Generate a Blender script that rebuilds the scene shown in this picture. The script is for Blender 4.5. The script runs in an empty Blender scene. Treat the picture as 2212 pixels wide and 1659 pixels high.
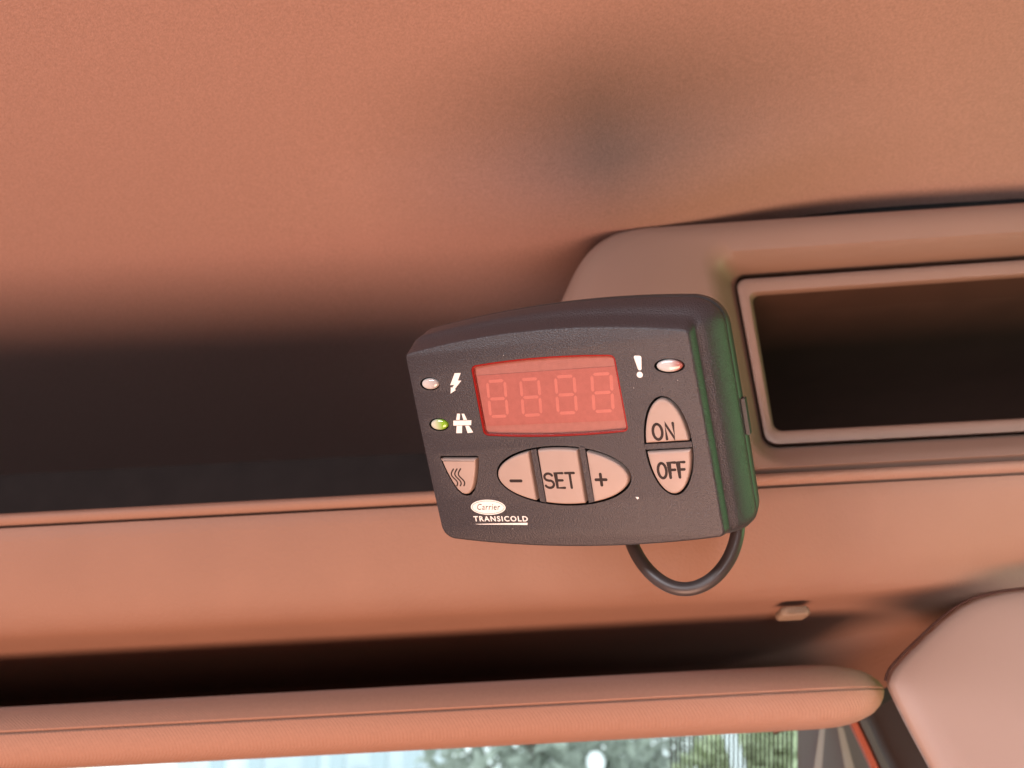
import bpy, bmesh, math, random
from mathutils import Vector, Matrix, noise
from mathutils.geometry import tessellate_polygon
random.seed(7)
scene = bpy.context.scene
R = math.radians

# ------------------------------------------------------------------ camera
PITCH, ROLL, FPX, CX, CY = R(26), R(3.0), 2000.0, 1106.0, 829.5
FW = Vector((0, math.cos(PITCH), math.sin(PITCH)))
U0 = Vector((0, -math.sin(PITCH), math.cos(PITCH)))
XA = Vector((1, 0, 0))
CR = XA * math.cos(ROLL) - U0 * math.sin(ROLL)
CU = XA * math.sin(ROLL) + U0 * math.cos(ROLL)
cam_d = bpy.data.cameras.new('camera')
cam = bpy.data.objects.new('camera', cam_d)
scene.collection.objects.link(cam)
cam.matrix_world = Matrix((CR, CU, -FW)).transposed().to_4x4()
cam_d.sensor_width = 36
cam_d.lens = 36 * FPX / 2212
cam_d.clip_start = 0.01
cam_d.clip_end = 500
cam_d.dof.use_dof = True
cam_d.dof.focus_distance = 0.330
cam_d.dof.aperture_fstop = 13
scene.camera = cam

# ------------------------------------------------------------------ world, lamps, exposure
world = bpy.data.worlds.new('World')
scene.world = world
world.use_nodes = True
bg = world.node_tree.nodes['Background']
bg.inputs[0].default_value = (0.86, 0.94, 1.0, 1)
bg.inputs[1].default_value = 2.2


def lamp(name, loc, target, sx, sy, power, col, spread=180):
    d = bpy.data.lights.new(name, 'AREA')
    d.shape = 'RECTANGLE'
    d.size, d.size_y, d.energy, d.color = sx, sy, power, col
    d.spread = R(spread)
    o = bpy.data.objects.new(name, d)
    scene.collection.objects.link(o)
    o.location = loc
    o.rotation_euler = (Vector(target) - Vector(loc)).to_track_quat('-Z', 'Y').to_euler()
    return o


lamp('light_from_sunlit_dashboard', (-0.17, -0.05, -0.87), (0.0, 0.72, 0.3), 0.80, 0.62, 22.0, (1.0, 0.57, 0.40))
lamp('light_from_left_window', (-0.66, -0.62, 0.255), (0.0, 0.36, 0.215), 0.6, 0.11, 11.5, (0.88, 0.93, 1.0))
lamp('corner_fill_light', (0.02, -0.75, -0.14), (0.335, 0.47, 0.105), 0.22, 0.18, 0.40, (0.86, 0.94, 1.0), 27)  # added narrow fill for the dark corner by the pillar, no window there
lamp('light_from_right_window', (0.93, 0.40, 0.10), (0.10, 0.30, 0.12), 0.22, 0.24, 2.6, (0.34, 1.0, 0.36))
scene.view_settings.view_transform = 'Standard'
scene.view_settings.look = 'None'
scene.view_settings.exposure = 0.0
scene.view_settings.gamma = 1.0
scene.render.engine = 'CYCLES'
scene.cycles.use_denoising = True
scene.cycles.max_bounces = 8


# ------------------------------------------------------------------ helpers
def ray(px, py):
    return CR * ((px - CX) / FPX) - CU * ((py - CY) / FPX) + FW


def at(px, py, y):
    """point of the place at forward distance y that the photo shows at px, py"""
    d = ray(px, py)
    return d * (y / d.y)


def obj(name, me, m=None, parent=None):
    o = bpy.data.objects.new(name, me)
    scene.collection.objects.link(o)
    if m is not None:
        me.materials.append(m)
    if parent is not None:
        o.parent = parent
    return o


def mesh(name, verts, faces, smooth=35, flip=False):
    me = bpy.data.meshes.new(name)
    me.from_pydata([tuple(v) for v in verts], [], faces)
    bm = bmesh.new()
    bm.from_mesh(me)
    bmesh.ops.remove_doubles(bm, verts=bm.verts, dist=1e-7)
    bmesh.ops.recalc_face_normals(bm, faces=bm.faces)
    if flip:
        bmesh.ops.reverse_faces(bm, faces=bm.faces)
    bm.to_mesh(me)
    bm.free()
    if smooth:
        me.shade_smooth()
        me.set_sharp_from_angle(angle=R(smooth))
    return me


def tag(o, label=None, cat=None, group=None, kind=None):
    if label: o['label'] = label
    if cat: o['category'] = cat
    if group: o['group'] = group
    if kind: o['kind'] = kind
    return o


def empty(name, loc):
    o = bpy.data.objects.new(name, None)
    scene.collection.objects.link(o)
    o.location = loc
    o.empty_display_size = 0.02
    return o


def loft(rings, close=True, cap_first=False, cap_last=False):
    n = len(rings[0])
    v = [p for r_ in rings for p in r_]
    f = []
    for i in range(len(rings) - 1):
        for j in range(n if close else n - 1):
            a, b = i * n + j, i * n + (j + 1) % n
            f.append((a, b, b + n, a + n))
    if cap_first: f.append(tuple(range(n - 1, -1, -1)))
    if cap_last: f.append(tuple(range((len(rings) - 1) * n, len(rings) * n)))
    return v, f


def ring2(cs, rad, bul=(0, 0, 0, 0), k=8, m=12):
    """rounded quadrilateral; cs = TL, TR, BR, BL; bulge of edges top, right, bottom, left"""
    cs = [Vector(c) for c in cs]
    cen = sum(cs, Vector((0, 0))) / 4
    out = []

    def bulged(i, p):
        a, b = cs[i], cs[(i + 1) % 4]
        d = b - a
        t = max(0, min(1, (p - a).dot(d) / d.length_squared))
        nrm = Vector((d.y, -d.x)).normalized()
        if nrm.dot((a + b) / 2 - cen) < 0: nrm = -nrm
        return p + nrm * bul[i] * (1 - (2 * t - 1) ** 2)
    for i in range(4):
        c, pv, nx = cs[i], cs[i - 1], cs[(i + 1) % 4]
        r_ = rad[i]
        s = c + (pv - c).normalized() * r_
        e = c + (nx - c).normalized() * r_
        for q in range(k + 1):
            t = q / k
            w = 0.85
            b0, b1, b2 = (1 - t) ** 2, 2 * t * (1 - t) * w, t * t
            p = (s * b0 + c * b1 + e * b2) / (b0 + b1 + b2)
            p1, p2 = bulged((i - 1) % 4, p), bulged(i, p)
            out.append(p1 * (1 - t) + p2 * t)
        c2 = nx + (c - nx).normalized() * rad[(i + 1) % 4]
        for q in range(1, m):
            out.append(bulged(i, e.lerp(c2, q / m)))
    return out


def ellipse(cx, cy, a, b, rot=0, n=56):
    c, s = math.cos(R(rot)), math.sin(R(rot))
    return [Vector((cx + a * math.cos(t) * c - b * math.sin(t) * s, cy + a * math.cos(t) * s + b * math.sin(t) * c))
            for t in [2 * math.pi * i / n for i in range(n)]]


def area2(p):
    return sum(p[i].x * p[(i + 1) % len(p)].y - p[(i + 1) % len(p)].x * p[i].y for i in range(len(p))) / 2


def ccw(p):
    return p if area2(p) > 0 else list(reversed(p))


def inset(p, d):
    """move a counter-clockwise convex-ish outline inwards by d"""
    n = len(p)
    out = []
    for i in range(n):
        a, b, c = p[i - 1], p[i], p[(i + 1) % n]
        d1, d2 = (b - a), (c - b)
        if d1.length < 1e-9: d1 = d2
        if d2.length < 1e-9: d2 = d1
        n1 = Vector((-d1.y, d1.x)).normalized()
        n2 = Vector((-d2.y, d2.x)).normalized()
        h = n1 + n2
        h = h / max(0.35, h.length_squared / 2) if h.length > 1e-6 else n1
        out.append(b + h * d)
    return out


def lift(p, z):
    return [Vector((q.x, q.y, z)) for q in p]


def clip(p, axis, lim, keep_less):
    out = []
    ins = lambda q: (q[axis] <= lim) == keep_less or q[axis] == lim
    for i in range(len(p)):
        a, b = p[i], p[(i + 1) % len(p)]
        if ins(a): out.append(a)
        if ins(a) != ins(b):
            t = (lim - a[axis]) / (b[axis] - a[axis])
            out.append(a.lerp(b, t))
    return out


def resample(p, step=0.6):
    out = []
    for i in range(len(p)):
        a, b = p[i], p[(i + 1) % len(p)]
        L = (b - a).length
        if L < 1e-5: continue
        k = max(1, int(L / step))
        for q in range(k): out.append(a.lerp(b, q / k))
    return out


def round_poly(p, r_, k=4):
    out = []
    n = len(p)
    for i in range(n):
        a, b, c = p[i - 1], p[i], p[(i + 1) % n]
        u, w = (a - b), (c - b)
        rr = min(r_, u.length * .49, w.length * .49)
        ang = u.angle(w) if u.length > 1e-6 and w.length > 1e-6 else math.pi
        if ang > R(150):
            out.append(b)
            continue
        s, e = b + u.normalized() * rr, b + w.normalized() * rr
        for q in range(k + 1):
            t = q / k
            out.append(s * (1 - t) ** 2 + b * 2 * t * (1 - t) + e * t * t)
    return out


MM = 0.001 / 1.1


def mm(vs):
    return [Vector(v) * MM for v in vs]


def stroke(pts, w, z, h):
    """a flat pen stroke with round ends, w wide, from z to z+h, in mm"""
    pts = [Vector(p) for p in pts]
    n = len(pts)
    L, Rr = [], []
    for i in range(n):
        d = (pts[min(i + 1, n - 1)] - pts[max(i - 1, 0)]).normalized()
        nr = Vector((-d.y, d.x))
        sc = 1.0
        if 0 < i < n - 1:
            d1 = (pts[i] - pts[i - 1]).normalized()
            sc = 1 / max(0.55, d1.dot(d))
        L.append(pts[i] + nr * w / 2 * sc)
        Rr.append(pts[i] - nr * w / 2 * sc)

    def cap(c, d):
        a0 = math.atan2(d.y, d.x)
        return [c + Vector((math.cos(a0 + t), math.sin(a0 + t))) * w / 2 for t in [math.pi / 2 - math.pi * q / 8 for q in range(1, 8)]]
    end = cap(pts[-1], pts[-1] - pts[-2])
    st = cap(pts[0], pts[0] - pts[1])
    v, f = [], []
    for zz in (z, z + h):
        v += [Vector((q.x, q.y, zz)) for q in L + Rr + end + st]
    N = 2 * n + 14
    for i in range(n - 1):
        f.append((N + i, N + n + i, N + n + i + 1, N + i + 1))
    e0 = N + 2 * n
    f.append((N + n - 1, N + 2 * n - 1) + tuple(e0 + 6 - q for q in range(7)))
    f.append((N + n, N) + tuple(e0 + 13 - q for q in range(7)))
    bd = list(range(n)) + [2 * n + q for q in range(7)] + [n + i for i in range(n - 1, -1, -1)] + [2 * n + 7 + q for q in range(7)]
    for i in range(len(bd)):
        a, b = bd[i], bd[(i + 1) % len(bd)]
        f.append((a, b, N + b, N + a))
    return v, f


def join(parts):
    V, Fc = [], []
    for v, f in parts:
        o = len(V)
        V += v
        Fc += [tuple(i + o for i in q) for q in f]
    return V, Fc


def prism(poly, z0, z1):
    n = len(poly)
    v = lift(poly, z0) + lift(poly, z1)
    f = [(i, (i + 1) % n, n + (i + 1) % n, n + i) for i in range(n)]
    tris = tessellate_polygon([lift(poly, 0)])
    f += [tuple(n + i for i in t) for t in tris] + [tuple(reversed(t)) for t in tris]
    return v, f


# ------------------------------------------------------------------ materials
def nodes(name):
    m = bpy.data.materials.new(name)
    m.use_nodes = True
    nt = m.node_tree
    b = nt.nodes['Principled BSDF']
    return m, nt, b


def material(name, col, rough=0.6, spec=0.4, bump=None, vary=0.0, vscale=8.0, coat=0.0, sheen=0.0):
    """bump = list of (kind, scale, strength, distance)"""
    m, nt, b = nodes(name)
    N, Lk = nt.nodes, nt.links
    b.inputs['Base Color'].default_value = (*col, 1)
    b.inputs['Roughness'].default_value = rough
    b.inputs['Specular IOR Level'].default_value = spec
    b.inputs['Coat Weight'].default_value = coat
    b.inputs['Sheen Weight'].default_value = sheen
    b.inputs['Sheen Roughness'].default_value = 0.5
    tc = N.new('ShaderNodeTexCoord')
    if vary:
        nz = N.new('ShaderNodeTexNoise')
        nz.inputs['Scale'].default_value = vscale
        nz.inputs['Detail'].default_value = 6
        Lk.new(tc.outputs['Object'], nz.inputs['Vector'])
        rp = N.new('ShaderNodeValToRGB')
        rp.color_ramp.elements[0].position, rp.color_ramp.elements[1].position = .3, .7
        rp.color_ramp.elements[0].color = (*[c * (1 - vary) for c in col], 1)
        rp.color_ramp.elements[1].color = (*[min(1, c * (1 + vary)) for c in col], 1)
        Lk.new(nz.outputs['Fac'], rp.inputs[0])
        Lk.new(rp.outputs[0], b.inputs['Base Color'])
    prev = None
    for kind, sc, st, dist in (bump or []):
        bp = N.new('ShaderNodeBump')
        bp.inputs['Strength'].default_value = st
        bp.inputs['Distance'].default_value = dist
        if kind == 'noise':
            t = N.new('ShaderNodeTexNoise')
            t.inputs['Scale'].default_value = sc
            t.inputs['Detail'].default_value = 3
            out = t.outputs['Fac']
        elif kind == 'cell':
            t = N.new('ShaderNodeTexVoronoi')
            t.inputs['Scale'].default_value = sc
            out = t.outputs['Distance']
        else:
            t = N.new('ShaderNodeTexWave')
            t.bands_direction = 'DIAGONAL' if kind == 'diag' else 'X'
            t.inputs['Scale'].default_value = sc
            t.inputs['Distortion'].default_value = 1.2
            t.inputs['Detail'].default_value = 1
            t.inputs['Detail Scale'].default_value = 6
            out = t.outputs['Fac']
        Lk.new(tc.outputs['Object'], t.inputs['Vector'])
        Lk.new(out, bp.inputs['Height'])
        if prev: Lk.new(prev.outputs[0], bp.inputs['Normal'])
        prev = bp
    if prev: Lk.new(prev.outputs[0], b.inputs['Normal'])
    return m


TRIM = (0.42, 0.245, 0.205)
M_head = material('headliner_fabric', TRIM, 0.95, 0.1, [('noise', 1700, 0.7, 0.0006)], 0.13, 800, sheen=0.15)
M_vinyl = material('trim_vinyl', (0.272, 0.150, 0.108), 0.62, 0.3, [('cell', 650, 0.28, 0.0004), ('noise', 60, 0.1, 0.001)], 0.04, 22)
M_plast = material('console_plastic', (0.27, 0.160, 0.122), 0.5, 0.4, [('noise', 1500, 0.15, 0.0003)], 0.03, 14)
M_visor = material('visor_weave', (0.345, 0.190, 0.138), 0.85, 0.2, [('diag', 330, 0.4, 0.0005), ('noise', 1300, 0.4, 0.0004)], 0.05, 700, sheen=0.1)
M_pill = material('pillar_plastic', (0.29, 0.185, 0.148), 0.5, 0.4, [('noise', 1200, 0.12, 0.0003)], 0.03, 10)
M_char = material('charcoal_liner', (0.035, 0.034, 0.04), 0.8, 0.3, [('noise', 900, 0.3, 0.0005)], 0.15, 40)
M_black = material('black_frit', (0.012, 0.012, 0.014), 0.5, 0.4)
M_shell = material('cab_lining', (0.10, 0.085, 0.08), 0.9, 0.2, vary=0.1)
M_body = material('housing_plastic', (0.037, 0.032, 0.037), 0.42, 0.55, [('noise', 2200, 0.8, 0.0003), ('cell', 1500, 0.4, 0.0002)], 0.2, 1900)
M_back = material('back_shell_plastic', (0.030, 0.029, 0.030), 0.5, 0.5, [('noise', 2600, 0.4, 0.0002)])
M_gap = material('gap_black', (0.006, 0.006, 0.006), 0.8, 0.2)
M_btn = material('button_rubber', (0.36, 0.265, 0.228), 0.5, 0.4, [('noise', 900, 0.08, 0.0003)], 0.04, 120)
M_ink = material('engraved_ink', (0.022, 0.012, 0.011), 0.6, 0.3)
M_white = material('white_print', (0.80, 0.76, 0.72), 0.55, 0.3, vary=0.04, vscale=300)
M_cable = material('cable_rubber', (0.05, 0.038, 0.037), 0.42, 0.5, [('noise', 700, 0.1, 0.0003)])
M_red = material('red_bezel', (0.27, 0.013, 0.010), 0.25, 0.5)
M_dplate = material('display_plate', (0.45, 0.32, 0.285), 0.6, 0.3, [('noise', 2500, 0.2, 0.0002)], 0.06, 500)
M_dmod = material('display_module', (0.46, 0.265, 0.235), 0.6, 0.3, [('noise', 2500, 0.2, 0.0002)], 0.06, 500)
M_seg = material('display_segment', (0.61, 0.36, 0.315), 0.55, 0.3, vary=0.05, vscale=400)


def lens_mat():
    m, nt, b = nodes('red_filter_glass')
    N, Lk = nt.nodes, nt.links
    tr = N.new('ShaderNodeBsdfTransparent')
    tr.inputs[0].default_value = (0.98, 0.86, 0.85, 1)
    gl = N.new('ShaderNodeBsdfGlossy')
    gl.inputs['Roughness'].default_value = 0.22
    fr = N.new('ShaderNodeFresnel')
    fr.inputs[0].default_value = 1.45
    mx = N.new('ShaderNodeMixShader')
    Lk.new(fr.outputs[0], mx.inputs[0])
    Lk.new(tr.outputs[0], mx.inputs[1])
    Lk.new(gl.outputs[0], mx.inputs[2])
    Lk.new(mx.outputs[0], N['Material Output'].inputs[0])
    return m


def glass_mat():
    m, nt, b = nodes('windscreen_glass')
    N, Lk = nt.nodes, nt.links
    tr = N.new('ShaderNodeBsdfTransparent')
    tr.inputs[0].default_value = (0.92, 0.96, 0.94, 1)
    gl = N.new('ShaderNodeBsdfGlossy')
    gl.inputs['Roughness'].default_value = 0.03
    mx = N.new('ShaderNodeMixShader')
    mx.inputs[0].default_value = 0.05
    Lk.new(tr.outputs[0], mx.inputs[1])
    Lk.new(gl.outputs[0], mx.inputs[2])
    Lk.new(mx.outputs[0], N['Material Output'].inputs[0])
    return m


def led_mat(name, c0, c1, p0, p1):
    """clear lens whose coloured die shows through towards one side"""
    m, nt, b = nodes(name)
    N, Lk = nt.nodes, nt.links
    tc = N.new('ShaderNodeTexCoord')
    sp = N.new('ShaderNodeSeparateXYZ')
    Lk.new(tc.outputs['Generated'], sp.inputs[0])
    rp = N.new('ShaderNodeValToRGB')
    rp.color_ramp.elements[0].position, rp.color_ramp.elements[1].position = p0, p1
    rp.color_ramp.elements[0].color, rp.color_ramp.elements[1].color = (*c0, 1), (*c1, 1)
    Lk.new(sp.outputs[0], rp.inputs[0])
    Lk.new(rp.outputs[0], b.inputs['Base Color'])
    b.inputs['Roughness'].default_value = 0.12
    b.inputs['Specular IOR Level'].default_value = 0.7
    b.inputs['Coat Weight'].default_value = 0.6
    b.inputs['Coat Roughness'].default_value = 0.05
    return m


# ------------------------------------------------------------------ the setting: headliner
H = 0.331


def head_z(x, y):
    sg = lambda c, w: 1 / (1 + math.exp(-(y - c) / w))
    d = math.exp(-(((x - 0.068) / 0.092) ** 2)) * 0.022 * sg(0.395 - 0.10 * (x - 0.07), 0.012) * (1 - 0.55 * sg(0.475, 0.018))
    edge = 0.0
    return H - d - 0.0 * edge


nx_, ny_ = 110, 90
V, Fc = [], []
for j in range(ny_ + 1):
    y = -0.9 + 1.72 * (j / ny_) if j == 0 else -0.15 + 0.97 * (j - 1) / (ny_ - 1)
    for i in range(nx_ + 1):
        x = -0.98 + 1.96 * i / nx_
        V.append((x, y, head_z(x, y)))
for j in range(ny_):
    for i in range(nx_):
        a = j * (nx_ + 1) + i
        Fc.append((a, a + nx_ + 1, a + nx_ + 2, a + 1))
headliner = obj('headliner', mesh('headliner', V, Fc, 180), M_head)
tag(headliner, 'terracotta fabric headliner of the cab roof above the control unit', 'headliner', kind='structure')

# shelf behind the lip: charcoal floor, back wall darkened for the cavity's shade
shelf = empty('overhead_shelf', (0, 0.44, 0.15))
tag(shelf, 'long open overhead shelf with padded terracotta front under the headliner', 'shelf', kind='structure')


def child(name, me, m, parent):
    o = obj(name, me, m, parent)
    bpy.context.view_layer.update()
    o.matrix_parent_inverse = parent.matrix_world.inverted()
    return o


def extrude_x(profile, x0, x1, n=2):
    rings = [[Vector((x0 + (x1 - x0) * i / n, y, z)) for y, z in profile] for i in range(n + 1)]
    return loft(rings, close=False)


child('lip_trim', mesh('lip_trim', *extrude_x([(0.452, 0.1500), (0.4425, 0.1508), (0.4392, 0.1519), (0.4376, 0.1538), (0.4378, 0.1556), (0.4395, 0.1570), (0.443, 0.1574), (0.470, 0.1568)], -0.95, 0.95, 40), 60), M_vinyl, shelf)
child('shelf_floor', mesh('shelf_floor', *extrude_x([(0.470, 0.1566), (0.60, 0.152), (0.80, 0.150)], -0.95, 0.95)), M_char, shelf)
child('shelf_back', mesh('shelf_back', *extrude_x([(0.80, 0.150), (0.815, 0.20), (0.818, 0.36)], -0.95, 0.95)), material('shelf_back_shade', (0.052, 0.034, 0.030), 0.9, 0.2, vary=0.1, vscale=40), shelf)


# padded front, its underside and the corner closing the slot above the visor
def smooth(a, b, x):
    t = max(0, min(1, (x - a) / (b - a)))
    return t * t * (3 - 2 * t)


prof = [(0.4435, 0.1500), (0.4402, 0.1495), (0.4400, 0.1470), (0.4418, 0.142), (0.4450, 0.135), (0.4495, 0.1265), (0.4550, 0.1180), (0.4610, 0.1110),
        (0.4675, 0.1062), (0.4745, 0.1036), (0.482, 0.1032), (0.490, 0.1034), (0.500, 0.1038), (0.51, 0.1043), (0.522, 0.1048), (0.535, 0.1053), (0.56, 0.1058), (0.61, 0.1076),
        (0.65, 0.1088), (0.69, 0.1095), (0.725, 0.1098), (0.745, 0.1080), (0.755, 0.100), (0.758, 0.088), (0.760, 0.078), (0.762, 0.070)]
NSPLIT = 13
rings = []
NXF = 130
for i in range(NXF + 1):
    x = -0.95 + 1.5 * i / NXF
    k = 1 - 0.90 * smooth(0.135, 0.262, x)
    row = []
    kz = smooth(0.165, 0.29, x)
    for ip, (y, z) in enumerate(prof):
        if ip > 6:
            z = z + (0.118 - 0.050 * (ip - 6) / (len(prof) - 7) - z) * kz
        if y > 0.465:
            y = 0.465 + (y - 0.465) * k
        row.append(Vector((x, y + 0.014 * smooth(0.19, 0.29, x) * smooth(2, 8, ip), z)))
    rings.append(row)
child('padded_front', mesh('padded_front', *loft([q[:NSPLIT + 1] for q in rings], close=False), 70), M_vinyl, shelf)
nl = int(NXF * (0.95 + 0.11) / 1.5)
child('slot_lining', mesh('slot_lining', *loft([q[NSPLIT:] for q in rings[:nl + 1]], close=False), 70), M_vinyl, shelf)
child('corner_trim', mesh('corner_trim', *loft([q[NSPLIT:] for q in rings[nl:]], close=False), 70), M_vinyl, shelf)

# ------------------------------------------------------------------ overhead console with its pocket
console = empty('overhead_console', at(1800, 900, 0.44))
tag(console, 'moulded terracotta console with a dark open pocket right of the control unit', 'console')


def con_ring(tl, bl, y, xr, rad, m=16):
    """rounded ring in the plane y; tl, bl = picture corners or (x, z) points"""
    def pt(p):
        if abs(p[0]) > 5:
            q = at(p[0], p[1], y)
            return Vector((q.x, q.z))
        return Vector(p)
    a, b = pt(tl), pt(bl)
    p2 = ring2([a, Vector((xr, a.y + 0.010)), Vector((xr, b.y)), b], [rad, rad, rad, rad], k=8, m=m)
    return [Vector((q.x, y, q.y)) for q in p2]


cr = []
cr.append(con_ring((0.050, 0.3160), (-0.024, 0.1575), 0.80, 0.70, 0.030))
cr.append(con_ring((0.050, 0.3160), (-0.024, 0.1575), 0.470, 0.70, 0.030))
cr.append(con_ring((0.0505, 0.3156), (-0.0235, 0.1576), 0.456, 0.6998, 0.030))
cr.append(con_ring((0.053, 0.3140), (-0.021, 0.158), 0.4465, 0.698, 0.028))
cr.append(con_ring((0.058, 0.3100), (-0.016, 0.1588), 0.4415, 0.694, 0.026))
cr.append(con_ring((0.066, 0.3045), (-0.008, 0.1600), 0.4395, 0.69, 0.024))
cr.append(con_ring((1500, 520), (1625, 1012), 0.4385, 0.68, 0.020))
cr.append(con_ring((1526, 546), (1634, 1000), 0.4405, 0.678, 0.016))
cr.append(con_ring((1550, 570), (1642, 988), 0.4480, 0.674, 0.012))
cr.append(con_ring((1578, 594), (1650, 972), 0.4620, 0.668, 0.008))
cr.append(con_ring((1584, 600), (1652, 967), 0.4670, 0.667, 0.0075))
cr.append(con_ring((1586, 602), (1653, 966), 0.4720, 0.667, 0.0075))
child('console_shell', mesh('console_shell', *loft(cr), 50), M_plast, console)
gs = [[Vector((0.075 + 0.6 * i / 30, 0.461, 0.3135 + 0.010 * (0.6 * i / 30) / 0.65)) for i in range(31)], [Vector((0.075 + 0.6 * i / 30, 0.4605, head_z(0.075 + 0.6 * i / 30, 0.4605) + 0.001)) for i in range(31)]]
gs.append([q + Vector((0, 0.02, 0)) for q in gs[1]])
child('gap_shade_strip', mesh('gap_shade_strip', *loft(gs, close=False), 60), material('gap_shade_black', (0.012, 0.011, 0.011), 0.95, 0.1), console)  # added black strip that stands for the shade in the gap under the headliner
fr = []
fr.append(con_ring((1588, 604), (1654, 963), 0.4705, 0.665, 0.007))
fr.append(con_ring((1588.5, 604.5), (1654.5, 962.5), 0.4610, 0.665, 0.007))
fr.append(con_ring((1591, 607), (1656, 960), 0.4595, 0.664, 0.007))
fr.append(con_ring((1600, 616), (1661, 951), 0.4587, 0.661, 0.006))
fr.append(con_ring((1616, 631), (1668, 938), 0.4593, 0.657, 0.005))
fr.append(con_ring((1621, 636), (1671, 934), 0.4615, 0.655, 0.005))
fr.append(con_ring((1624, 640), (1673, 932), 0.4665, 0.654, 0.005))
frame = child('pocket_frame', mesh('pocket_frame', *loft(fr), 40), M_plast, console)
a = at(1624, 640, 0.4665); b = at(1673, 932, 0.4665)
pk = []
for (y, dz, dx, dzb) in [(0.4665, 0, 0, 0), (0.475, 0.001, 0.000, 0), (0.49, 0.001, 0.0, -0.001), (0.51, 0.0, 0.0, -0.001), (0.53, 0.0, 0.0, -0.001), (0.60, -0.002, 0.003, -0.002), (0.70, -0.008, 0.008, -0.003), (0.735, -0.02, 0.016, 0.0), (0.745, -0.05, 0.03, 0.015)]:
    pk.append([Vector((q.x, y, q.z)) for q in con_ring((a.x + dx, a.z + dz), (b.x + dx, b.z + dzb), y, 0.654 - dx, 0.006)])
M_pocket = material('pocket_shaded_plastic', (0.070, 0.034, 0.024), 0.6, 0.3, [('noise', 1200, 0.2, 0.0003)], 0.08, 40)  # darker than the console plastic, the pocket's shade is put into the colour
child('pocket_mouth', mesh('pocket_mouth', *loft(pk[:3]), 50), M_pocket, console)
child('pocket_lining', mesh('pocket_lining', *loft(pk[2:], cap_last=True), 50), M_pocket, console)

# ------------------------------------------------------------------ sun visor
visor = empty('sun_visor', (0, 0.52, 0.06))
tag(visor, 'long padded woven sun visor folded up above the windscreen', 'sun visor')
XE = at(1917, 1492, 0.512).x
vprof = [(0.757, 0.0770), (0.575, 0.0780), (0.545, 0.0778), (0.527, 0.0766), (0.516, 0.0738), (0.510, 0.0695), (0.5075, 0.0645), (0.5066, 0.0618), (0.5070, 0.0612), (0.5088, 0.0608), (0.5088, 0.0600), (0.5070, 0.0597), (0.5073, 0.0560),
         (0.5095, 0.0510), (0.5135, 0.0470), (0.520, 0.0446), (0.532, 0.0438), (0.56, 0.0490), (0.757, 0.0700)]
zc = 0.0604
rings = []
xs = [-0.95 + (XE - 0.040 + 0.95) * i / 50 for i in range(51)] + [XE - 0.040 + 0.040 * math.sin(math.pi / 2 * i / 22) for i in range(1, 23)]
for x in xs:
    t = max(0, (x - (XE - 0.040)) / 0.040)
    s = max(0.02, max(0.0, 1 - min(1.0, t) ** 2.4) ** (1 / 3.0))
    rings.append([Vector((x, y + 0.012 * (1 - s), zc + (z - zc) * s)) for y, z in vprof])
child('visor_pad', mesh('visor_pad', *loft(rings, close=True, cap_last=True, cap_first=True), 40), M_visor, visor)

# small moulded clip on the shelf edge
c = at(1719, 1319, 0.4865)
cl = ring2([(-0.0078, 0.0026), (0.0078, 0.0026), (0.0078, -0.0026), (-0.0078, -0.0026)], [0.0025] * 4)
v, f = loft([[Vector((q.x * s, y, q.y * s)) for q in cl] for y, s in ((0.012, 1.0), (0.002, 1.0), (0.0, 0.9), (-0.0012, 0.7))], cap_last=True)
clipo = obj('trim_clip', mesh('trim_clip', v, f, 50), material('clip_plastic', (0.25, 0.18, 0.13), 0.7, 0.3))
clipo.location = c
tag(clipo, 'small pale oval clip at the right end of the dark slot above the visor', 'clip')

# ------------------------------------------------------------------ pillar trim at the right
bpts = [(2620, 1262), (2480, 1263), (2380, 1265), (2300, 1268), (2212, 1274), (2160, 1281), (2110, 1293), (2070, 1312), (2030, 1342), (1990, 1379), (1955, 1413), (1930, 1440), (1919, 1458), (1915, 1473), (1919, 1490),
        (1934, 1522), (1953, 1560), (1974, 1600), (2004, 1655), (2030, 1705), (2080, 1800), (2130, 1900)]
far = Vector((2700, 1560))
rows = []
for t, y in [(0.0, 0.50), (0.0, 0.474), (0.004, 0.4695), (0.012, 0.4665), (0.03, 0.465), (0.08, 0.4635), (0.16, 0.462), (0.28, 0.460), (0.42, 0.457), (0.6, 0.453), (0.8, 0.448), (1.0, 0.442)]:
    row = []
    for i, p in enumerate(bpts):
        p = Vector(p)
        q = p.lerp(Vector((2700, 1262 + 640 * i / (len(bpts) - 1))), t)
        row.append(at(q.x, q.y, y))
    rows.append(row)
pillar_gap = [at(px - 3 if py < 1300 else px - 2.5, py - 2.5, 0.4655) for px, py in bpts[:14]]
pillar = obj('pillar_trim', mesh('pillar_trim', *loft(rows, close=False), 60), M_pill)
tag(pillar, 'smooth pinkish grey windscreen pillar cover right of the visor end', 'pillar trim', kind='structure')

# ------------------------------------------------------------------ windscreen and its surround
ws = empty('windscreen', (0, 0.77, 0.05))
tag(ws, 'windscreen glass with dotted black border below the sun visor', 'windscreen')


def wpt(px, py):
    return at(px, py, 0.77)


pz = [(-1.0, 0.09), (1.0, 0.09), (1.0, -0.35), (-1.0, -0.35)]
v, f = loft([[Vector((x, y + (0.09 - z) * 0.9, z)) for x, z in pz] for y in (0.775, 0.780)], cap_first=True, cap_last=True)
child('glass_pane', mesh('glass_pane', v, f, 0), glass_mat(), ws)


def glasspt(px, py, off=0.003):
    d = ray(px, py)
    # plane y = 0.775 + (0.09 - z) * 0.9
    t = (0.775 + 0.081 - off) / (d.y + 0.9 * d.z)
    return d * t


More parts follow.
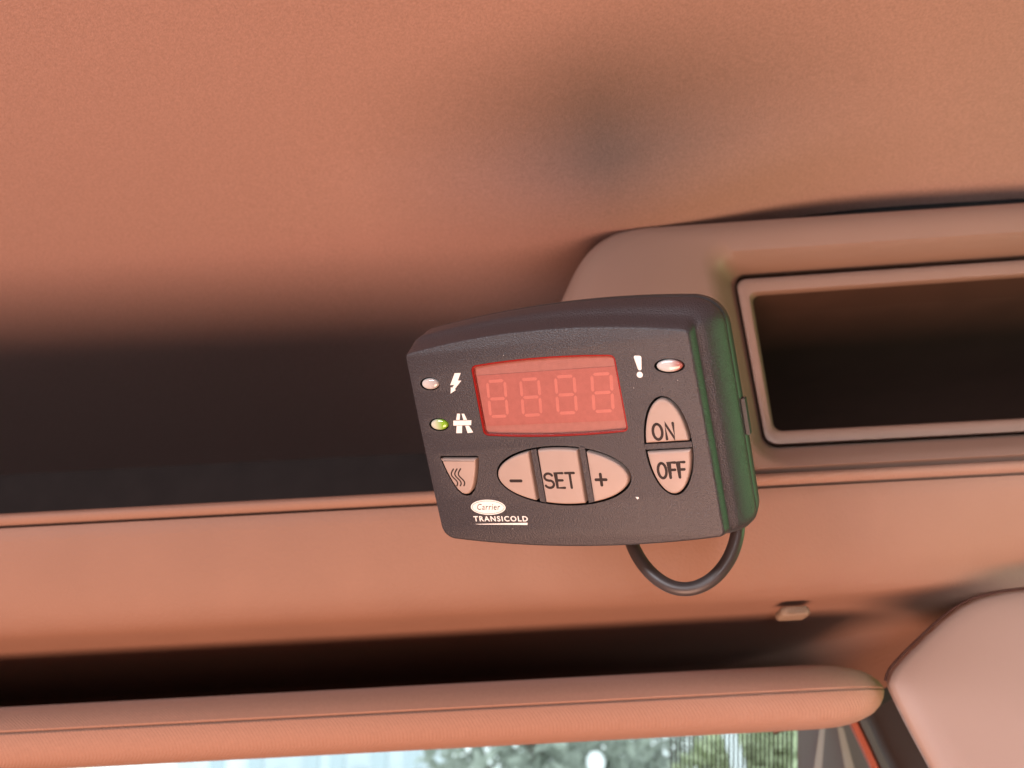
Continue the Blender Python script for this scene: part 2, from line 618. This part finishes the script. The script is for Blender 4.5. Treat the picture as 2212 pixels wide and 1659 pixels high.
def glass_poly(name, pts, m, th=0.001):
    a_ = [glasspt(*p) for p in pts]
    b_ = [glasspt(*p, 0.003 + th) for p in pts]
    return child(name, mesh(name, *loft([b_, a_], cap_first=True, cap_last=True), 0), m, ws)


dots = []
for c_ in range(28):
    for r_ in range(16):
        px, py = 1450 + c_ * 9.6 + (r_ % 2) * 0.8, 1560 + r_ * 7.4 - c_ * 0.4
        rad = 2.7 + 0.5 * c_ / 28
        ps = [glasspt(px + rad * math.cos(t), py + rad * 1.3 * math.sin(t)) for t in [k * math.pi / 3 for k in range(6)]]
        dots.append((ps, [(0, 1, 2, 3, 4, 5)]))
dob = child('frit_dots', mesh('frit_dots', *join(dots), 0), M_black, ws)
dob['kind'] = 'stuff'
glass_poly('black_border', [(1722, 1540), (1990, 1380), (2260, 1900), (1722, 1900)], material('border_ceramic', (0.10, 0.12, 0.145), 0.35, 0.5))
# reddish sealing strip and a dark inner frame next to the pillar
strip = [(1838, 1545), (1852, 1575), (1870, 1612), (1892, 1660), (1930, 1740)]
rows = [[at(px - 13, py, 0.665) for px, py in strip], [at(px - 8, py, 0.658) for px, py in strip], [at(px + 6, py, 0.656) for px, py in strip], [at(px + 13, py, 0.663) for px, py in strip]]
child('seal_strip', mesh('seal_strip', *loft(rows, close=False), 60), material('red_seal', (0.36, 0.095, 0.055), 0.6, 0.3), ws)
fpts = [(1862, 1535), (1880, 1570), (1900, 1615), (1925, 1665), (1965, 1750)]
rows = [[at(px, py, 0.662) for px, py in fpts], [at(px + 30, py - 6, 0.640) for px, py in fpts], [at(px + 110, py - 50, 0.60) for px, py in fpts], [at(px + 240, py - 60, 0.56) for px, py in fpts]]
child('inner_frame', mesh('inner_frame', *loft(rows, close=False), 60), material('frame_dark', (0.045, 0.035, 0.033), 0.6, 0.4), ws)
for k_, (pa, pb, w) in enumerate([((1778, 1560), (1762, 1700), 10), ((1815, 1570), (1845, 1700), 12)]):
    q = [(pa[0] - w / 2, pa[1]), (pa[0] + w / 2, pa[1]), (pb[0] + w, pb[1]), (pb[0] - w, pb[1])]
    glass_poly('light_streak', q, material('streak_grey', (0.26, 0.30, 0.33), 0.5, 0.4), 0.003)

# closed header above the glass, and the cab lining round the camera
child('header_rail', mesh('header_rail', *extrude_x([(0.764, 0.16), (0.764, 0.074), (0.772, 0.069), (0.80, 0.08), (0.83, 0.16)], -0.98, 0.98), 40), M_char, ws)


# ------------------------------------------------------------------ control unit
DX = Vector((0.90584343, 0.08607442, -0.41477569))
DY = Vector((-0.16561125, 0.97316939, -0.15973183))
to_w = lambda v: CR * v[0] + CU * v[1] + FW * v[2]
wx, wy = to_w(DX).normalized(), to_w(DY)
wy = (wy - wx * wy.dot(wx)).normalized()
wz = wx.cross(wy)
if wz.dot(FW) > 0: print('NORMAL AWAY')
unit = empty('control_unit', (0, 0, 0))
org = ray(1219.0, 938.7) * (0.36 / 1.1)
unit.matrix_world = Matrix(((wx.x, wy.x, wz.x, org.x), (wx.y, wy.y, wz.y, org.y), (wx.z, wy.z, wz.z, org.z), (0, 0, 0, 1)))
tag(unit, 'dark plastic control unit with red display and six beige buttons', 'control unit')


def upart(name, v, f, m, parent=None, smooth=35):
    return obj(name, mesh(name, mm(v), f, smooth), m, parent or unit)


face = [(-63.4, 37.9), (52.8, 34.6), (55.9, -42.2), (-61.2, -40.3)]
FB = (5.0, 0.2, 4.0, 0.4)


def drg(cs, rad, bul, z):
    return lift(ccw(ring2(cs, rad, bul, k=8, m=20)), z)


TLc, TRc, BRc, BLc = [Vector(c_) for c_ in face]
r_face = drg(face, [1.5, 2, 2.5, 5], FB, 0.0)
holes = {}
holes['display'] = ccw(ring2([(-35.2, 30.7), (25.0, 29.2), (26.0, -0.6), (-34.8, 1.8)], [2.2, 2.2, 2.0, 2.2], (1.3, 0, 1.2, 0), k=6, m=12))
holes['trio'] = ellipse(-3.8, -16.6, 28.3, 12.3, -4)
holes['onoff'] = ellipse(40.5, -7.1, 9.1, 19.2, 0)
heat = [(-56.6, -5.5), (-38.6, -6.5), (-39.3, -10.5), (-40.4, -14.4), (-41.6, -18.0), (-43.2, -21.0), (-45.2, -22.8), (-47.2, -23.3), (-49.3, -22.5), (-51.2, -20.6), (-53.0, -17.2), (-54.8, -12.6), (-56.0, -8.6)]
holes['heat'] = ccw(resample(round_poly([Vector(p) for p in heat], 0.8)))
leds = [(-54.9, 25.1, 4.6, 2.75), (-54.2, 7.8, 4.6, 2.75), (45.1, 23.0, 5.7, 2.75)]
for i, (x, y, a_, b_) in enumerate(leds): holes['led%d' % i] = ellipse(x, y, a_, b_, -4, 36)
# front shell: face with real openings, rounded edge, bevel, side
top_pts = [Vector((q.x, q.y, 0)) for q in r_face]
loops = [top_pts] + [lift(list(reversed(h)), 0) for h in holes.values()]
tris = tessellate_polygon(loops)
allv = [p for L in loops for p in L]
parts = [(allv, [tuple(t) for t in tris])]
for kname, h in holes.items():
    hw = [lift(h, 0), lift(h, -0.35)]
    parts.append(loft(hw))
    upart('opening_wall', *loft([lift(h, -0.35), lift(h, -3.2)]), M_gap)


def quad(tl, tr, br, bl):
    return [tl, tr, br, bl]




def grooved(cs, rad, z, zr):
    # ring at height z whose right-hand run lies at height zr
    out = []
    for q in drg(cs, rad, FB, z):
        t = (q.y - cs[2][1]) / (cs[1][1] - cs[2][1])
        xr = cs[2][0] + (cs[1][0] - cs[2][0]) * t
        w = smooth(-3.0, -0.3, q.x - xr) * smooth(-0.01, 0.03, t) * (1 - smooth(0.96, 1.0, t))
        out.append(Vector((q.x, q.y, z + (zr - z) * w)))
    return out


side = [r_face,
        grooved(quad((-63.7, 38.1), (53.2, 34.9), (56.3, -42.45), (-61.5, -40.6)), [1.6, 2, 2.5, 5], -0.10, -0.12),
        grooved(quad((-63.9, 38.3), (53.6, 35.2), (56.7, -42.7), (-61.7, -40.9)), [1.6, 2, 2.5, 5], -0.30, -0.40),
        grooved(quad((-64.2, 38.6), (54.1, 35.7), (57.1, -43.1), (-62.0, -41.3)), [1.8, 2.2, 2.6, 5], -0.9, -1.1),
        grooved(quad((-64.5, 39.4), (54.7, 36.7), (57.7, -43.3), (-62.3, -41.6)), [2.5, 2.6, 2.8, 5], -2.8, -3.0),
        grooved(quad((-64.8, 40.3), (54.9, 37.6), (57.9, -43.6), (-62.6, -42.0)), [3, 3, 3, 5.5], -4.6, -5.2),
        grooved(quad((-65.1, 41.2), (55.8, 38.4), (58.8, -43.8), (-62.8, -42.2)), [4, 4, 3.5, 5.5], -6.2, -5.9),
        grooved(quad((-65.4, 42.2), (57.0, 39.5), (60.0, -44.0), (-63.1, -42.4)), [5, 5, 4, 6], -7.8, -6.4),
        grooved(quad((-65.7, 43.2), (58.4, 40.8), (61.4, -44.4), (-63.4, -42.8)), [6, 7, 5, 6], -8.8, -7.4),
        grooved(quad((-66.0, 43.8), (61.0, 42.0), (63.8, -44.7), (-63.6, -43.0)), [7, 8, 6, 6.5], -11.5, -10.3),
        drg(quad((-66.3, 44.4), (63.0, 43.2), (65.8, -45.0), (-63.8, -43.2)), [8, 9, 7, 7], FB, -14.5),
        drg(quad((-66.5, 44.8), (63.6, 43.8), (66.4, -45.2), (-64.0, -43.4)), [8, 10, 8, 7], FB, -16.6),
        drg(quad((-66.4, 44.7), (63.5, 43.7), (66.3, -45.1), (-63.9, -43.3)), [8, 10, 8, 7], FB, -17.0),
        drg(quad((-65.2, 43.5), (62.3, 42.5), (65.1, -43.9), (-62.7, -42.1)), [8, 10, 8, 7], FB, -17.05)]
parts.append(loft(side))
hv, hf = join(parts)
upart('front_housing', hv, hf, M_body, smooth=38)
bs = [drg(quad((-65.2, 43.5), (62.3, 42.5), (65.1, -43.9), (-62.7, -42.1)), [8, 10, 8, 7], FB, -17.6),
      drg(quad((-66.4, 44.7), (63.6, 43.8), (66.4, -45.1), (-63.9, -43.3)), [8, 10, 8, 7], FB, -17.62),
      drg(quad((-66.6, 45.0), (64.0, 44.2), (66.8, -45.3), (-64.1, -43.5)), [8, 10, 8, 7], FB, -18.2),
      drg(quad((-66.4, 44.6), (64.0, 44.0), (66.8, -45.0), (-63.8, -43.2)), [8, 11, 9, 7], FB, -24.0),
      drg(quad((-64.8, 42.6), (62.5, 42.0), (65.0, -43.2), (-62.0, -41.5)), [9, 12, 10, 8], FB, -29.0),
      drg(quad((-60, 38), (58, 37.5), (60, -39), (-57, -37.5)), [10, 12, 10, 10], FB, -32.0)]
upart('back_shell', *loft(bs, cap_last=True), M_back, smooth=40)
upart('seam_gasket', *loft([drg(quad((-65.2, 43.5), (62.3, 42.5), (65.1, -43.9), (-62.7, -42.1)), [8, 10, 8, 7], FB, z) for z in (-16.9, -17.8)]), M_gap)
# latch notch on the right flank
latch = [(Vector((66.55, y, z))) for y, z in [(4.5, -18.6), (4.5, -22.5), (-9.5, -22.5), (-9.5, -18.6)]]
lv, lf = loft([[Vector((65.2, p.y, p.z)) for p in latch], [Vector((66.9 + (0.15 - p.y * 0.03), p.y, p.z)) for p in latch]], cap_last=True)
upart('side_latch', lv, lf, M_back, smooth=0)
# backing plate closing the openings from behind
bk = ccw(ring2([(-60, 34), (51, 32), (53, -39), (-58, -37)], [3] * 4))
upart('inner_plate', *prism(bk, -3.6, -3.1), M_gap, smooth=0)


def button(name, outline, label=None, h=1.25):
    o = ccw(outline)
    x0_, x1_ = min(p.x for p in o), max(p.x for p in o)
    y0_, y1_ = min(p.y for p in o), max(p.y for p in o)
    cx_, cy_, hw_, hh_ = (x0_ + x1_) / 2, (y0_ + y1_) / 2, (x1_ - x0_) / 2, (y1_ - y0_) / 2
    sink = lambda d: [Vector((cx_ + (p.x - cx_) * (hw_ - d) / hw_, cy_ + (p.y - cy_) * (hh_ - d) / hh_)) for p in o]
    prs = [lift(sink(i_), z) for i_, z in [(0.0, -2.9), (0.0, 0.35), (0.18, 0.85), (0.55, h - 0.08), (1.1, h)]]
    b_ = upart(name, *loft(prs, cap_last=True), M_btn, smooth=50)
    if label: b_['label'] = label
    return b_


BT = 1.25


def lettering(parent, strokes, w, name='lettering', m=None, z=BT):
    ps = []
    for i, s in enumerate(strokes):
        ps.append(stroke(s, w, z - 0.03, 0.06 + 0.012 * (i % 5)))
    return upart(name, *join(ps), m or M_ink, parent, 0)


def glyph(ch):
    q = math.pi
    arc = lambda cx, cy, rx, ry, a0, a1, n=14: [(cx + rx * math.cos(R(a0 + (a1 - a0) * i / n)), cy + ry * math.sin(R(a0 + (a1 - a0) * i / n))) for i in range(n + 1)]
    if ch == 'S':
        return [arc(.29, .745, .27, .245, 25, 250, 12)[:-1] + [(.29, .50)] + arc(.29, .265, .29, .255, 68, -155, 12)], .58
    if ch == 'E': return [[(.5, 1), (.04, 1), (.04, 0), (.52, 0)], [(.04, .51), (.44, .51)]], .52
    if ch == 'T': return [[(0, 1), (.56, 1)], [(.28, 1), (.28, 0)]], .56
    if ch == 'O':
        e = arc(.30, .5, .29, .5, 90, 450, 28)
        return [e], .60
    if ch == 'N': return [[(.03, 0), (.03, 1), (.52, 0), (.52, 1)]], .55
    if ch == 'F': return [[(.48, 1), (.04, 1), (.04, 0)], [(.04, .52), (.42, .52)]], .46
    return [], .3


def word(txt, x, y, h, gap=0.17, sx=1.0, slope=-0.03):
    out = []
    cx = x
    for ch in txt:
        st, w = glyph(ch)
        for s in st:
            out.append([(cx + p[0] * h * sx, y + p[1] * h + slope * (cx - x + p[0] * h)) for p in s])
        cx += (w + gap) * h * sx
    return out


tri = resample(inset(holes['trio'], 0.95), 0.8)
bl_ = round_poly(resample(clip(tri, 0, -15.6, True), 1.0), .6)
bm_ = clip(clip(tri, 0, -12.0, False), 0, 4.6, True)
br_ = clip(tri, 0, 8.2, False)


def soften(p, r_=0.9):
    # keep only the true corners, rounded
    return resample(round_poly(p, r_), 0.5)


b_minus = button('button', soften(clip(tri, 0, -15.9, True)), 'beige minus button')
b_set = button('button', soften(bm_), 'beige SET button')
b_plus = button('button', soften(br_), 'beige plus button')
lettering(b_minus, [[(-25.6, -17.3), (-21.1, -17.5)]], 1.25)
lettering(b_set, word('SET', -10.9, -20.9, 6.0, 0.17, 1.06), 1.0)
lettering(b_plus, [[(10.5, -18.45), (14.6, -18.6)], [(12.6, -16.3), (12.55, -20.7)]], 1.2)
onp = resample(inset(holes['onoff'], 0.9), 0.8)
b_on = button('button', soften(clip(onp, 1, -5.2, False)), 'beige ON button')
b_off = button('button', soften(clip(onp, 1, -8.7, True)), 'beige OFF button')
lettering(b_on, word('ON', 35.7, -4.0, 5.9, 0.20, 1.02, -0.01), 1.05)
lettering(b_off, word('OFF', 35.5, -19.0, 5.8, 0.19, 0.93, 0.0), 1.05)
b_heat = button('button', soften(inset(holes['heat'], 0.95), 0.8), 'beige button with three wavy heat lines')
wv = []
for k_ in range(3):
    x0 = -50.9 + k_ * 1.65
    pts = []
    for q in range(15):
        t = q / 14
        yy = -11.1 - 7.2 * t - 0.03 * k_
        pts.append((x0 - 0.15 - 0.95 * math.sin(t * math.pi * 2 - 0.1) + 0.2 * t + 0.35 * math.cos(t * math.pi * 2), yy))
    wv.append(pts)
lettering(b_heat, wv, 0.6)
# divider bars between buttons
upart('divider_bar', *prism([Vector(p) for p in [(-15.1, -5.4), (-12.7, -5.0), (-12.4, -27.3), (-14.8, -26.6)]], -3.0, 0.25), M_body, smooth=0)
upart('divider_bar', *prism([Vector(p) for p in [(5.3, -4.9), (7.6, -5.6), (8.0, -27.6), (5.7, -28.0)]], -3.0, 0.25), M_body, smooth=0)
upart('divider_bar', *prism([Vector(p) for p in [(31.6, -5.8), (49.4, -5.9), (49.4, -8.0), (31.6, -7.9)]], -3.0, 0.25), M_body, smooth=0)

# display: red bezel ring, plate, module, segments, filter glass
disp_h = holes['display']
plate = upart('display', *prism(inset(disp_h, 0.15), -2.6, -1.7), M_dplate, smooth=0)
plate['label'] = 'red four digit display window'
upart('bezel', *loft([lift(inset(disp_h, 0.05), -1.8), lift(inset(disp_h, 0.05), -0.25), lift(inset(disp_h, 0.5), -0.25), lift(inset(disp_h, 0.9), -1.0), lift(inset(disp_h, 0.9), -1.8)]), M_red, plate, 30)
modp = ccw([Vector(p) for p in [(-33.8, 26.3), (24.3, 24.6), (25.0, 3.6), (-33.6, 5.4)]])
upart('module', *prism(modp, -1.72, -1.45), M_dmod, plate, 0)


def hexseg(a_, b_, w):
    a_, b_ = Vector(a_), Vector(b_)
    d = (b_ - a_).normalized()
    n_ = Vector((-d.y, d.x)) * w / 2
    a2, b2 = a_ + d * w / 2, b_ - d * w / 2
    return ccw([a_, a2 - n_, b2 - n_, b_, b2 + n_, a2 + n_])


for dxs, tp in [(-30.2, 23.5), (-15.7, 22.95), (-0.9, 22.7), (13.9, 22.3)]:
    w_, h_, sl = 7.6, 14.4, -0.03
    def P(u, v_):
        return (dxs + u * w_ + 0.11 * h_ * 0.0 + (v_ - 1) * 1.3 + 0.55, tp - (1 - v_) * h_ + sl * u * w_)
    g = 0.06
    for s0, s1 in [((g, 1), (1 - g, 1)), ((g, .5), (1 - g, .5)), ((g, 0), (1 - g, 0)), ((0, .5 + g / 2), (0, 1 - g / 2)), ((1, .5 + g / 2), (1, 1 - g / 2)), ((0, g / 2), (0, .5 - g / 2)), ((1, g / 2), (1, .5 - g / 2))]:
        upart('segment', *prism(hexseg(P(*s0), P(*s1), 1.25), -1.46, -1.40), M_seg, plate, 0)
upart('filter_glass', *prism(inset(disp_h, 0.85), -0.95, -0.75), lens_mat(), plate, 0)

# indicator lamps
lm = [led_mat('led_clear', (0.55, 0.53, 0.52), (0.40, 0.37, 0.36), 0.2, 0.8), led_mat('led_green', (0.55, 0.56, 0.46), (0.22, 0.42, 0.03), 0.25, 0.75), led_mat('led_red', (0.50, 0.49, 0.48), (0.36, 0.12, 0.10), 0.5, 0.9)]
for i, (x, y, a_, b_) in enumerate(leds):
    prs = []
    for s, z in [(0.84, -2.9), (0.84, -0.35), (0.79, -0.02), (0.67, 0.28), (0.48, 0.48), (0.27, 0.58), (0.06, 0.61)]:
        prs.append(lift(ellipse(x, y, a_ * s, b_ * s, -4, 36), z))
    o = upart('indicator_lamp', *loft(prs, cap_last=True), lm[i], smooth=60)
    o['label'] = ['clear oval indicator lamp beside the lightning mark', 'greenish oval indicator lamp beside the motorway mark', 'clear and reddish oval indicator lamp beside the exclamation mark'][i]

# printed marks
PZ0, PZ1 = -0.02, 0.05
pp = lambda pts: [Vector(p) for p in pts]
upart('lightning_mark', *prism(ccw(pp([(-42.75, 28.45), (-40.05, 28.3), (-41.9, 25.35), (-40.4, 25.15), (-43.95, 22.05), (-43.7, 21.5), (-46.25, 20.3), (-45.55, 22.95), (-45.1, 22.5), (-43.9, 23.75), (-45.75, 23.75)])), PZ0, PZ1), M_white, smooth=0)
road = []
for q in [[(-44.95, 11.8), (-43.6, 11.65), (-44.3, 9.1), (-45.85, 9.25)], [(-42.9, 11.6), (-41.75, 11.5), (-40.95, 8.85), (-42.6, 9.0)], [(-47.25, 9.0), (-39.05, 8.55), (-39.5, 6.6), (-47.65, 6.95)],
          [(-46.15, 6.75), (-43.7, 6.6), (-44.3, 3.55), (-46.95, 3.7)], [(-42.2, 6.5), (-40.55, 6.4), (-39.2, 3.5), (-41.75, 3.4)]]:
    road.append(prism(ccw(pp(q)), PZ0, PZ1))
upart('motorway_mark', *join(road), M_white, smooth=0)
ex = [prism(ccw(round_poly(pp([(32.15, 28.1), (35.2, 27.8), (34.5, 22.4), (33.3, 22.4)]), 0.9)), PZ0, PZ1), prism(ellipse(33.55, 20.75, 1.15, 1.15, 0, 20), PZ0, PZ1)]
upart('exclamation_mark', *join(ex), M_white, smooth=0)
logo = upart('logo_oval', *prism(ellipse(-38.5, -28.45, 7.9, 3.25, -2, 48), PZ0, PZ1), M_white, smooth=0)
lr = ellipse(-38.5, -28.45, 7.35, 2.8, -2, 48)
upart('oval_line', *loft([lift(lr, PZ1 + 0.02), lift(inset(lr, 0.16), PZ1 + 0.02)]), material('logo_ink', (0.10, 0.06, 0.06), 0.6, 0.3), logo, 0)


def text_mesh(txt, size, off=0.0, shear=0.0, space=1.0):
    cu = bpy.data.curves.new('t', 'FONT')
    cu.body = txt
    cu.size, cu.offset, cu.shear, cu.space_character = size, off, shear, space
    cu.extrude = 0.02
    cu.resolution_u = 3
    o = bpy.data.objects.new('t', cu)
    scene.collection.objects.link(o)
    dg = bpy.context.evaluated_depsgraph_get()
    me = bpy.data.meshes.new_from_object(o.evaluated_get(dg))
    bpy.data.objects.remove(o)
    return me


def place_text(name, txt, m, parent, box, z, off=0.0, shear=0.0, space=1.0, slope=-0.03):
    me = text_mesh(txt, 1.0, off, shear, space)
    xs_ = [v.co.x for v in me.vertices]
    ys_ = [v.co.y for v in me.vertices]
    x0, x1, y0, y1 = min(xs_), max(xs_), min(ys_), max(ys_)
    bx0, bx1, by0, by1 = box
    for v in me.vertices:
        u, w = (v.co.x - x0) / (x1 - x0), (v.co.y - y0) / (y1 - y0)
        xx = bx0 + u * (bx1 - bx0)
        v.co = Vector((xx, by0 + w * (by1 - by0) + slope * (xx - bx0), z + (0.03 if v.co.z > 0 else -0.01))) * MM
    me.name = name
    return obj(name, me, m, parent)


place_text('lettering', 'Carrier', M_ink, logo, (-43.5, -32.9, -29.4, -26.8), PZ1 + 0.02, 0.0, 0.35, 1.1)
place_text('lettering', 'TRANSICOLD', M_white, unit, (-46.1, -21.6, -34.35, -32.05), 0.01, 0.022, 0.0, 1.22, -0.028)
upart('underline_mark', *prism(ccw(pp([(-46.0, -35.5), (-22.0, -35.55), (-22.2, -36.5), (-44.0, -35.75)])), PZ0, PZ1), M_white, smooth=0)
# a stray fleck on the face
upart('fleck', *prism(ccw(round_poly(pp([(24.9, -26.3), (26.0, -26.4), (26.2, -26.9), (25.5, -27.3), (25.2, -26.8)]), 0.2)), 0.0, 0.25), M_white, smooth=0)
for fx, fy in [(47.5, 17.4), (30.5, 16.0), (-20.0, 33.5), (-29.0, -38.0)]:
    upart('fleck', *prism(ellipse(fx, fy, random.uniform(.10, .18), random.uniform(.08, .14), random.uniform(0, 90), 7), 0.0, 0.12), M_white, smooth=0)
# bracket behind, holding the unit on the shelf front
upart('mounting_bracket', *loft([lift(ccw(ring2([(-18, 14), (22, 14), (22, -14), (-18, -14)], [3] * 4)), z) for z in (-31.5, -92)], cap_last=True), M_back, smooth=40)

# cable loop hanging under the unit
cpts = [(1345, 1040), (1352, 1110), (1362, 1165), (1384, 1211), (1416, 1247), (1452, 1268), (1490, 1272), (1528, 1258), (1560, 1229), (1583, 1189), (1594, 1140), (1590, 1080), (1560, 1020)]
cp = [at(px, py, (0.392 - 0.022 * i / 12) / 1.1) for i, (px, py) in enumerate(cpts)]


def catmull(p, n=8):
    out = []
    for i in range(len(p) - 1):
        p0, p1, p2, p3 = p[max(i - 1, 0)], p[i], p[i + 1], p[min(i + 2, len(p) - 1)]
        for q in range(n):
            t = q / n
            out.append(0.5 * ((2 * p1) + (p2 - p0) * t + (2 * p0 - 5 * p1 + 4 * p2 - p3) * t * t + (3 * p1 - p0 - 3 * p2 + p3) * t ** 3))
    return out + [p[-1]]


def tube(path, rad, n=16):
    rings = []
    up = Vector((0, 1, 0))
    for i, p in enumerate(path):
        d = (path[min(i + 1, len(path) - 1)] - path[max(i - 1, 0)]).normalized()
        a_ = d.cross(up).normalized()
        b_ = d.cross(a_)
        rings.append([p + (a_ * math.cos(t) + b_ * math.sin(t)) * rad for t in [2 * math.pi * k / n for k in range(n)]])
    return loft(rings, cap_first=True, cap_last=True)


go = child('seam', mesh('seam', *tube(catmull(pillar_gap, 4), 0.0007, 8), 60), material('seam_gap_shade', (0.05, 0.02, 0.015), 0.8, 0.2), pillar)  # dark tube in place of the shaded gap along the pillar edge
bpy.context.view_layer.update()
inv = unit.matrix_world.inverted()
tv, tf = tube(catmull(cp), 0.00265)
obj('cable', mesh('cable', [inv @ v for v in tv], tf, 60), M_cable, unit)['label'] = 'black rubber cable looping below the housing'

# ------------------------------------------------------------------ cab lining out of view, closed at the sides to keep out sky light
def slab(name, lo, hi):
    x0, y0, z0 = lo
    x1, y1, z1 = hi
    v = [Vector((x, y, z)) for x in (x0, x1) for y in (y0, y1) for z in (z0, z1)]
    f = [(0, 1, 3, 2), (4, 6, 7, 5), (0, 4, 5, 1), (2, 3, 7, 6), (0, 2, 6, 4), (1, 5, 7, 3)]
    return child(name, mesh(name, v, f, 0), M_shell, shell)


shell = empty('cab_body', (0, 0, -1.1))
tag(shell, 'dark lining of the cab around the camera, out of the picture', 'cab body', kind='structure')
slab('floor', (-1.2, -1.0, -1.15), (1.2, 1.9, -1.1))
slab('rear_wall', (-1.2, -1.0, -1.1), (1.2, -0.95, 0.42))
slab('roof', (-1.2, -1.0, 0.40), (1.2, 0.86, 0.44))
for s in (-1, 1):
    x0, x1 = sorted((s * 1.0, s * 1.05))
    slab('door_panel', (x0, -0.95, -1.1), (x1, 1.85, 0.40))
slab('dashboard', (-1.2, 1.25, -1.1), (1.2, 1.85, -0.36))

# ------------------------------------------------------------------ outside, seen as a strip under the visor
M_leaf = [material('leaf_%d' % i, c, 0.7, 0.3, vary=0.25, vscale=3) for i, c in enumerate([(0.30, 0.33, 0.28), (0.38, 0.41, 0.36), (0.44, 0.49, 0.30)])]
M_bark = material('bark', (0.10, 0.075, 0.055), 0.9, 0.2, vary=0.2)


def tree(px, py, Y, rx, rz, m, label, n=2600, leaf=0.07):
    c_ = at(px, py, Y)
    t = empty('tree', (c_.x, c_.y, -2.0))
    tag(t, label, 'tree', 'trees beyond the windscreen')
    V_, F_ = [], []
    for _ in range(n):
        d = Vector((random.gauss(0, 1), random.gauss(0, 1), random.gauss(0, 1))).normalized() * (random.random() ** 0.45)
        clump = noise.noise(d * 2.2 + Vector((px, 0, 0)))
        if clump < -0.22: continue
        p = c_ + Vector((d.x * rx, d.y * rx * .8, d.z * rz))
        a_ = Vector((random.uniform(-1, 1), random.uniform(-1, 1), random.uniform(-1, 1))).normalized()
        b_ = a_.orthogonal().normalized()
        s = leaf * random.uniform(.6, 1.4)
        o_ = len(V_)
        V_ += [p - a_ * s, p + b_ * s * .5, p + a_ * s, p - b_ * s * .5]
        F_.append((o_, o_ + 1, o_ + 2, o_ + 3))
    child('crown', mesh('crown', V_, F_, 0), m, t)
    rr = []
    for i in range(7):
        u = i / 6
        z = -2.0 + (c_.z + rz * .3 + 2.0) * u
        rr.append([Vector((c_.x + 0.1 * math.sin(3 * u) + (0.16 * (1 - .6 * u)) * math.cos(k * math.pi / 4), c_.y + (0.16 * (1 - .6 * u)) * math.sin(k * math.pi / 4), z)) for k in range(8)])
    child('trunk', mesh('trunk', *loft(rr, cap_last=True), 60), M_bark, t)


tree(1150, 1660, 9.0, 1.15, 0.75, M_leaf[0], 'dark green leafy tree seen left of the white lamp globe')
tree(1420, 1680, 10.0, 1.3, 0.65, M_leaf[1], 'grey green leafy tree seen right of the white lamp globe')
tree(1660, 1685, 8.0, 0.75, 0.45, M_leaf[2], 'bright yellow green tree seen through the dotted glass border')
# white lamp globe on a post
g = at(1287, 1647, 6.0)
lp = empty('street_lamp', (g.x, g.y, -2.0))
tag(lp, 'white round lamp globe on a post below the visor', 'street lamp')
gl_r = 0.055
v, f = loft([[Vector((g.x + gl_r * math.sin(t) * math.cos(p), g.y + gl_r * math.sin(t) * math.sin(p), g.z + gl_r * math.cos(t) * 1.15)) for p in [k * math.pi / 8 for k in range(16)]] for t in [0.02 + (math.pi - 0.04) * q / 12 for q in range(13)]])
child('globe', mesh('globe', v, f, 60), material('globe_white', (0.85, 0.87, 0.87), 0.3, 0.5), lp)
child('post', mesh('post', *tube([Vector((g.x, g.y, -2.0)), Vector((g.x, g.y + 0.001, g.z - gl_r))], 0.02, 10), 60), M_bark, lp)
# white slanted post
wp = [at(1565, 1560, 5.0), at(1580, 1600, 5.0), at(1592, 1640, 5.0), at(1604, 1720, 5.0)]
tag(obj('white_post', mesh('white_post', *tube(wp, 0.035, 10), 60), material('post_white', (0.75, 0.78, 0.78), 0.5, 0.4)), 'leaning white post seen beside the dotted glass border', 'post')
# building far left
bw = empty('building', at(700, 1700, 16.0))
tag(bw, 'pale blue grey building front seen under the left part of the visor', 'building')
M_wall = material('wall_pale', (0.62, 0.68, 0.72), 0.7, 0.3, vary=0.15, vscale=1.2)
M_win = material('window_dark', (0.44, 0.51, 0.55), 0.2, 0.6)
A0, A1 = at(380, 1640, 16.0), at(945, 1640, 16.0)


def bxo(name, lo, hi, m, parent):
    x0, y0, z0 = lo
    x1, y1, z1 = hi
    v = [Vector((x, y, z)) for x in (x0, x1) for y in (y0, y1) for z in (z0, z1)]
    f = [(0, 1, 3, 2), (4, 6, 7, 5), (0, 4, 5, 1), (2, 3, 7, 6), (0, 2, 6, 4), (1, 5, 7, 3)]
    return child(name, mesh(name, v, f, 0), m, parent)


bxo('wall', (A0.x, 16.0, -3), (A1.x, 19.0, 1.75), M_wall, bw)
for i in range(9):
    x = A0.x + 0.25 + (A1.x - A0.x - 0.3) * i / 9 + random.uniform(-.12, .12)
    bxo('window', (x, 15.95, 0.55), (x + 0.22, 16.05, 1.1 + 0.25 * (i % 3)), M_win, bw)
